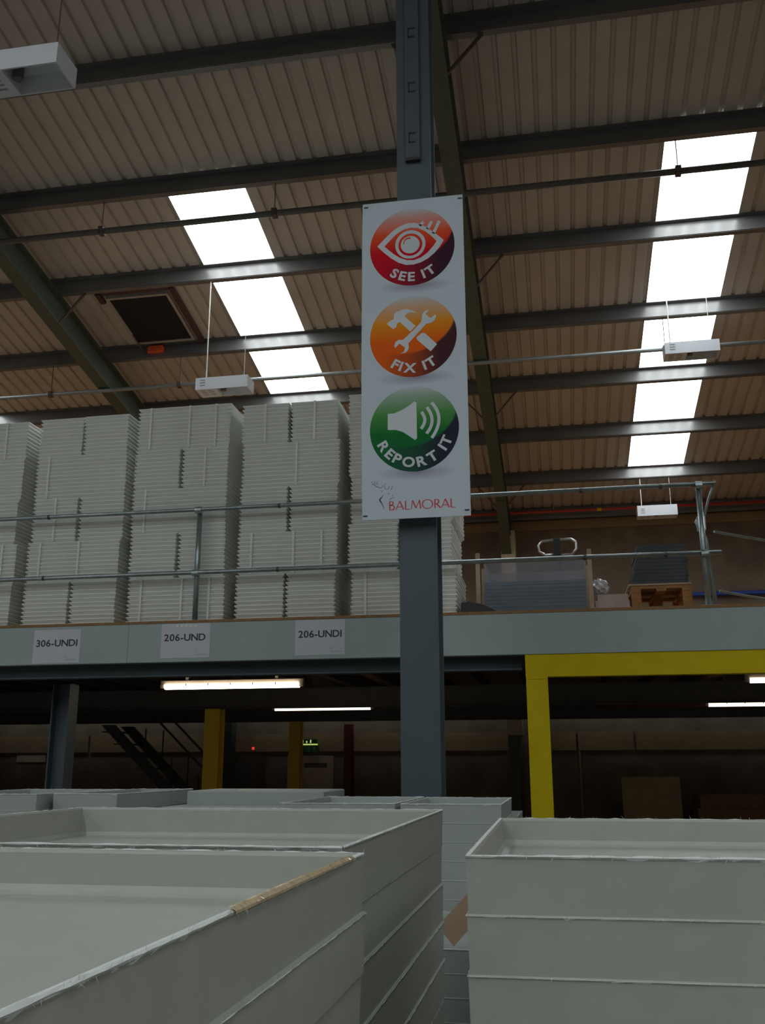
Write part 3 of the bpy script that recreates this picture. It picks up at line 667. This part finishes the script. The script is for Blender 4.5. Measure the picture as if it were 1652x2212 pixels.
# ------------------------------------------------------------------ hanging high-bay lamps
def highbay(label, x0, y0, z0, zroof, wires=cord_m, w_=.69, d_=.27, h_=.16, cords=((.09, .0), (.60, .0))):
    t = thing('highbay_lamp', label, 'lamp', (x0, y0, z0), group='white box lamps hung from the roof')
    tk = .012
    MB().box(0, w_, 0, tk, 0, h_).build('front_panel', white_m, t); MB().box(0, w_, d_-tk, d_, 0, h_).build('rear_panel', white_m, t)
    MB().box(0, tk, tk, d_-tk, 0, h_).build('end_panel', white_m, t); MB().box(w_-tk, w_, tk, d_-tk, 0, h_).build('end_panel', white_m, t)
    MB().box(tk, w_-tk, tk, d_-tk, h_-tk, h_).build('top_panel', white_m, t)
    g = MB().box(tk, .28, tk, d_-tk, 0, .012).build('gear_cover', white_m, t)
    for i in range(2):
        for k in range(4): MB().box(.05+i*.10, .12+i*.10,   .045+k*.045, .062+k*.045, -.002, .0).build('slot', slot_m, g)
    MB().box(.272, .284, tk, d_-tk, .012, h_-tk).build('reflector_panel', white_m, t)
    MB().tube([(.33, d_/2, .11), (.33, d_/2, .02)], .035, 12).build('lamp_bulb', lamp_m, t)
    for k in range(3): MB().box(.06, .13, -.002, 0, .05+k*.035, .062+k*.035).build('slot', slot_m, t)
    for cx_, _ in cords:
        MB().tube([(cx_, d_/2, h_), (cx_, d_/2, zroof-z0)], .008 if cx_ < .3 else .004, 6).build('cord', wires, t)
highbay('large white box lamp hanging at the top left corner', -3.82, 4.99, 6.50, rz_(5.12)-.03, wire_m)
highbay('white box lamp hanging on two cords above the tray stacks', -4.36, 10.78, 6.53, rz_(10.92)-.2)
highbay('white box lamp in front of the right-hand rooflight', 1.60, 12.05, 7.10, rz_(12.2)-.0)
highbay('small distant white box lamp hanging in front of the far wall at right', 1.56, 17.06, 6.19, rz_(17.2)-.2, h_=.19)

# ------------------------------------------------------------------ roof smoke vent
t = thing('roof_vent', 'dark square smoke vent with rust-brown flashing in the left roof bay', 'vent', (-5.5, 11.85, rz_(11.85)))
t.rotation_euler = (-math.atan(SL), 0, 0)
MB().box(-.42, .42, -.52, .50, -.035, -.020).build('mesh_screen', vent_dark_m, t)
b = MB(); b.box(-.46, -.42, -.56, .54, -.05, -.005).box(.42, .46, -.56, .54, -.05, -.005).box(-.42, .42, -.56, -.52, -.05, -.005).box(-.42, .42, .50, .54, -.05, -.005); b.build('lip', vent_lip_m, t)
MB().box(.50, .58, -.66, .68, -.05, -.004).build('flashing', vent_frame_m, t); MB().box(-.58, -.50, -.66, -.45, -.05, -.004).build('flashing', vent_frame_m, t)
MB().box(-.50, .50, -.70, -.60, -.03, -.004).build('flashing', vent_frame_m, t)
MB().box(-.30, -.06, .58, .64, -.16, -.06).build('actuator', orange_m, t)
MB().tube([(-.42, .30, -.05), (-.38, .60, -.12)], .012, 6).build('stay', wire_m, t)

# ------------------------------------------------------------------ under the mezzanine
def batten(label, x0, y, z, L, m_, wd=.09):
    t = thing('strip_light', label, 'strip light', (x0, y, z))
    MB().prism([(-wd/2, -.01), (wd/2, -.01), (wd/2*.9, -.045), (wd/2*.5, -.062), (-wd/2*.5, -.062), (-wd/2*.9, -.045)], (0, 0, 0), (L, 0, 0), (0, 1, 0), (0, 0, 1)).build('diffuser', m_, t)
    MB().box(-.05, L+.05, -wd*.22, wd*.22, -.01, .03).build('housing', batten_m, t)
    MB().box(-.05, -.002, -wd/3, wd/3, -.05, -.01).build('end_cap', batten_m, t); MB().box(L+.002, L+.05, -wd/3, wd/3, -.05, -.01).build('end_cap', batten_m, t)
    for k in (1, 2, 3, 4, 5): MB().box(L*k/6-.006, L*k/6+.006, -wd/2-.004, -wd/2, -.03, -.005).build('clip', batten_m, t)
    for x in (.25, L-.25): MB().box(x-.015, x+.015, -.015, .015, .03, DZ-.028-z).build('hanger', batten_m, t)
batten('lit strip light under the mezzanine, brightest and nearest', -4.25, 10.1, 2.775, 1.52, tube_m)
batten('thin lit strip light farther back under the mezzanine left of the column', -4.28, 14.45, 2.775, 1.49, tube2_m, .05)
batten('thin lit strip light under the mezzanine at the right edge', 2.15, 14.74, 2.775, 1.5, tube2_m, .05)
batten('strip light whose end peeps below the yellow lintel at the right edge', 1.96, 9.9+.6, 2.775, 1.5, tube2_m, .05)
# door, exit sign, other fittings on the far wall
d = MB().box(-5.33, -4.40, YF-.05, YF-.01, 0, 2.09).build('door_1', door_m); struct(d, 'cream exit door in the far wall under the mezzanine', 'door')
MB().box(-5.27, -4.46, YF-.062, YF-.05, 0.01, 2.03).build('door_leaf', mat('cream_leaf', (.46, .35, .29), .55), d)
MB().box(-4.98, -4.52, YF-.066, YF-.062, 1.86, 1.95).build('door_closer', joist_m, d); MB().box(-5.2, -5.1, YF-.09, YF-.062, 1.0, 1.03).build('handle', galv_m, d)
d = MB().box(-6.72, -5.78, YF-.05, YF-.01, 0, 2.05).build('door_2', mat('dark_frame', (.09, .06, .045), .7)); struct(d, 'dark brown doorway left of the exit door', 'door')
MB().box(-6.6, -5.95, YF-.06, YF-.05, 0.01, 1.98).build('door_leaf', dark_door_m, d)
t = thing('exit_sign', 'green emergency exit sign with a lit top over the cream door', 'exit sign', (-4.84, YF-.16, 2.15))
MB().box(-.20, .18, 0, .02, 0, .13).build('panel', exit_green_m, t)
MB().box(-.20, .14, -.02, .03, .14, .165).build('lit_edge', exit_lit_m, t)
MB().box(-.19, .12, -.03, .08, .17, .25).build('housing', exit_green_m, t)
for k in range(3): MB().box(-.16+k*.08, -.135+k*.08, -.034, -.03, .18, .24-.02*(k % 2)).build('lit_letter', exit_lit_m, t)
loops_mesh('arrow_print', [[(.06, .11), (.09, .11), (.09, .06), (.11, .06), (.075, .02), (.04, .06), (.06, .06)]], mat('exit_print', (.12, .25, .16), .5, var=.02), t, -.001)
loops_mesh('door_print', [[(-.06, .11), (0, .11), (0, .095), (-.02, .095), (-.02, .02), (-.04, .02), (-.04, .095), (-.06, .095)]], MATS['exit_print'], t, -.001)
MB().box(-.02, .0, .03, .16, .20, .24).build('wall_bracket', joist_m, t)
t = tag(MB().box(-6.07, -6.02, YF-.06, YF-.051, 2.17+.04, 2.26).build('alarm_indicator', led_m), 'tiny glowing red alarm light on the far wall left of the exit door', 'indicator')
tag(MB().prism(HSEC(.16, .16), (-4.06, 18.72, 0), (-4.06, 18.72, 2.68), (1, 0, 0), (0, 1, 0)).build('red_post', redsteel_m), 'dark red steel post against the far wall right of the exit door', 'post')
tag(MB().box(-6.92, -6.72, YF-.12, YF-.052, 0, 2.30).build('grey_pillar', mat('grey_render', (.30, .27, .24), .8)), 'pale grey pillar on the far wall behind the nearer yellow post', 'pillar')
tag(MB().box(-.99, -.60, YF-.14, YF-.001, 0, 2.44).build('brick_pier', mat('brown_pier', (.24, .17, .11), .85)), 'brown pier on the far wall left of the yellow post', 'pier')
tag(MB().tube([(.36, YF-.03, 0), (.36, YF-.03, 2.16)], .02, 8).build('wall_conduit', mat('conduit', (.36, .26, .15), .6)), 'thin vertical conduit on the far wall right of the yellow post', 'conduit')
b = MB(); b.prism([(1.02, 0), (2.0, 0), (2.0, .02), (1.02, .02)], (0, 17.55, 0), (0, 17.72, 1.70), (1, 0, 0), (0, 1, 0))
tag(b.build('plywood_sheet', ply_m), 'pale plywood sheet standing upright under the mezzanine at right', 'plywood')
tag(MB().box(2.2, 3.6, 17.2, 18.2, 0, 1.2).box(2.25, 3.5, 17.25, 18.1, 1.201, 1.42).build('shrouded_goods', mat('brown_shroud', (.20, .12, .06), .8)), 'dark brown covered goods on the floor right of the plywood sheet', 'goods')
# white label plates on left far wall
tag(MB().box(-11.2, -10.55, YF-.02, YF-.001, 1.98, 2.13).build('wall_plate', pale_wood_m), 'small pale plate on the far wall at the left edge', 'plate')
# stair flight, left
t = thing('steel_stair', 'dark steel stair flight rising to the left under the mezzanine', 'stair', (-6.1, 16.6, 0))
x_b, x_t, z_t = .95, -1.95, 2.62
for y in (0, .8):
    MB().prism([(x_b, 0), (x_b-.26, 0), (x_t-.13, z_t), (x_t+.13, z_t)], (0, y, 0), (0, y+.03, 0), (1, 0, 0), (0, 0, 1)).build('stringer', mat('dark_stair', (.055, .05, .05), .6), t)
    MB().tube([(x_b-.1, y+.015, .95), (x_t+.75, y+.015, 2.88)], .02, 8).build('handrail', MATS['dark_stair'], t)
    for k in range(5):
        f_ = k/4.6; xx = x_b-.1+(x_t-x_b)*f_*.82; zz = .02+z_t*f_*.82
        MB().tube([(xx, y+.015, zz), (xx, y+.015, zz+.9-.06*k)], .014, 6).build('baluster', MATS['dark_stair'], t)
for k in range(12):
    f_ = (k+.5)/12; MB().box(x_b-.13+(x_t-x_b)*f_-.12, x_b-.13+(x_t-x_b)*f_+.12, .03, .8, z_t*f_-.02, z_t*f_).build('tread', MATS['dark_stair'], t)

# ------------------------------------------------------------------ foreground stacks of moulded trays
def tray_mesh(w_, d_, t_, inv=False, m_=tray_m, wall=.007, floor_t=.020):
    """open moulded tray, origin at its front-left bottom corner"""
    def ring(i, z): return [(i, i, z), (w_-i, i, z), (w_-i, d_-i, z), (i, d_-i, z)]
    if not inv:
        rs = ring(.0025, 0)+ring(.0, t_-.006)+ring(-.0015, t_-.003)+ring(0, t_)+ring(wall, t_)+ring(wall+.003, t_-.006)+ring(wall+.006, floor_t+.016)+ring(wall+.012, floor_t+.005)+ring(wall+.026, floor_t)
    else:
        rs = ring(0, 0)+ring(0, t_-.008)+ring(.008, t_)
    n = len(rs)//4; fs = [(3, 2, 1, 0)]
    for k in range(n-1):
        for j in range(4): fs.append((k*4+j, k*4+(j+1) % 4, k*4+4+(j+1) % 4, k*4+4+j))
    a = (n-1)*4; fs.append((a, a+1, a+2, a+3))
    return new_mesh('moulded_tray', rs, fs, m_)
def fringe(w_, d_, t_, dens=170, ln=.006, seed=1, rim=True, wall=.007):
    """frayed glass-fibre burr along the rim: a bright ragged bead plus tiny hairs"""
    rnd = random.Random(seed); b = MB()
    cs = [(0, 0), (w_, 0), (w_, d_), (0, d_)]
    for e in range(4):
        a, c = Vector(cs[e]), Vector(cs[(e+1) % 4]); L = (c-a).length; d = (c-a).normalized(); nrm_ = Vector((d.y, -d.x))
        # ragged bead
        n = max(8, int(L*55)); prev = None; vs = []
        for k in range(n+1):
            p = a+d*(L*k/n); o = .0012+rnd.random()*.0022; dn = .0015+rnd.random()**2*.0045 if rim else .0022+rnd.random()**3*.003; u_ = (.0006+rnd.random()**2*.0022) if rim else -.0022
            vs += [(p.x+nrm_.x*.0004, p.y+nrm_.y*.0004, t_-dn-.001), (p.x+nrm_.x*o, p.y+nrm_.y*o, t_-(.0008 if rim else .0026)), (p.x-nrm_.x*.001, p.y-nrm_.y*.001, t_+u_), (p.x-nrm_.x*(wall if rim else .003), p.y-nrm_.y*(wall if rim else .003), t_+(.0004 if rim else -.0025))]
        fs = []
        for k in range(n):
            for j in range(3): fs.append((k*4+j, k*4+4+j, k*4+5+j, k*4+1+j))
        b.add(vs, fs)
        # hairs
        for k in range(int(L*dens)):
            p = a+d*(rnd.random()*L); l = ln*(.3+rnd.random()**3*2.2); th = rnd.uniform(-.9, .9)
            o = nrm_*(rnd.uniform(-.2, 1.0)*l*.6); up_ = l*rnd.uniform(.1, .9)*(1 if rnd.random() < .62 else -1.0)
            if not rim and up_ > 0: up_ = -up_
            q = Vector((p.x+nrm_.x*.001, p.y+nrm_.y*.001, t_-.001)); tip = q+Vector((o.x+d.x*th*l, o.y+d.y*th*l, up_)); wd = .0006
            b.add([q+Vector((d.x*wd, d.y*wd, 0)), q-Vector((d.x*wd, d.y*wd, 0)), tip], [(0, 1, 2)])
    return b.mesh('frayed_rim', fibre_m)
FR = {}
def stack(where, x0, x1, y0, y1, ztop, t_, rz=0.0, m_=tray_m, fuzz=0, inv=False, jit=.004, seed=3, top_offset=(0, 0)):
    rnd = random.Random(seed); w_, d_ = x1-x0, y1-y0
    me = tray_mesh(w_, d_, t_, inv, m_)
    n = int((ztop-.10)/t_); base = ztop-n*t_
    pal = thing('floor_pallet', 'wooden pallet on the floor under the %s' % where, 'pallet', (x0, y0, 0), rz, group='pallets under the foreground stacks')
    for k in range(3): MB().box(0, w_, k*(d_-.1)/2, k*(d_-.1)/2+.1, 0, base-.024).build('bearer', wood_m, pal)
    nb = 6
    for k in range(nb): MB().box(k*(w_-.1)/(nb-1), k*(w_-.1)/(nb-1)+.1, 0, d_, base-.023, base-.001).build('plank', wood_m, pal)
    for k in range(n):
        o_top = n-1-k                    # 0 = top
        dx, dy = (0, 0) if o_top == 0 else (rnd.uniform(-jit, jit), rnd.uniform(-jit, jit))
        pos = 'topmost' if o_top == 0 else '%s from top' % NTH[o_top]
        o = link('moulded_tray', me, None, (x0+dx, y0+dy, base+k*t_), rz)
        tag(o, 'grey-white tray, %s of the %s' % (pos, where), 'tray', 'moulded trays stacked on the shop floor')
        if o_top == 0: top = o
        if fuzz and o_top <= fuzz:
            for_top = o_top == 0
            fm = fringe(w_, d_, t_, 260 if for_top else 90, .006 if for_top else .005, seed*31+o_top, for_top)
            f = link('frayed_rim', fm, o); f['label'] = 'frayed white fibre along the rim'
    return top
taped = stack('near left stack with taped rim', -1.62, -.352, .34, 1.757, 1.75, .0965, fuzz=4, seed=5)
stack('left stack behind the taped one', -1.745, -.409, 1.845, 3.43, 1.752, .118, fuzz=6, seed=8, jit=.006)
stack('right-hand stack in the front row', -.169, 1.26, 1.742, 2.95, 1.75, .0945, rz=.012, fuzz=4, seed=11, jit=.003)
stack('low stack in the gap between front stacks', -.80, .40, 3.60, 4.48, 1.28, .0775, m_=tray2_m, fuzz=1, seed=13)
stack('tall stack in front of the grey column', -.752, -.28, 4.64, 5.60, 1.725, .0833, m_=tray2_m, fuzz=1, seed=17, jit=.002)
stack("rear stack just left of the column's stack", -1.33, -.775, 4.62, 5.62, 1.727, .0833, m_=tray2_m, fuzz=1, seed=19, jit=.002)
stack('flat-topped stack under a loose tray', -2.40, -1.56, 5.72, 6.82, 1.660, .085, m_=tray2_m, inv=True, seed=23)
stack('narrow rear stack with a shaded side', -2.865, -2.475, 5.28, 6.45, 1.748, .085, m_=tray2_m, fuzz=1, seed=29)
stack('far left stack of the rear row', -3.60, -2.90, 5.16, 6.3, 1.748, .085, m_=tray2_m, fuzz=1, seed=37)
stack("small stack peeping out beyond the column's stack", -.64, -.285, 6.48, 7.2, 1.585, .085, m_=tray2_m, seed=41)
o = link('moulded_tray', tray_mesh(.90, .60, .085, True, tray2_m), None, (-2.37, 6.08, 1.6605))
tag(o, 'loose upturned tray lying on the flat-topped stack left of the column', 'tray', 'moulded trays stacked on the shop floor')
# strip of glossy tape along the near left rim
b = MB(); n = 26
for k in range(n+1):
    y = 1.05+.62*k/n; wv = .0012*math.sin(k*2.1)+.0008*math.sin(k*5.3)
    b.v += [(-.3535+.0050, y, 1.7468), (-.3535+.0052+wv*.3, y, 1.7500), (-.3545+wv*.3, y, 1.7536+wv*.3), (-.3590+wv*.6, y, 1.7534+wv*.2)]
b.f = [(k*4+j, k*4+4+j, k*4+5+j, k*4+1+j) for k in range(n) for j in range(3)]
tp = b.build('packing_tape', tape_m, taped); tp.location = -taped.location; tp['label'] = 'glossy packing tape along the rim'
# beige card standing in the gap
b = MB(); b.prism([(-.491, 1.309), (-.431, 1.237), (-.25, 1.43), (-.31, 1.49)], (0, 3.90, 0), (0, 3.906, 0), (1, 0, 0), (0, 0, 1))
o = b.build('card_offcut', card_m); tag(o, 'beige card offcut standing in the low stack between the front stacks', 'card')
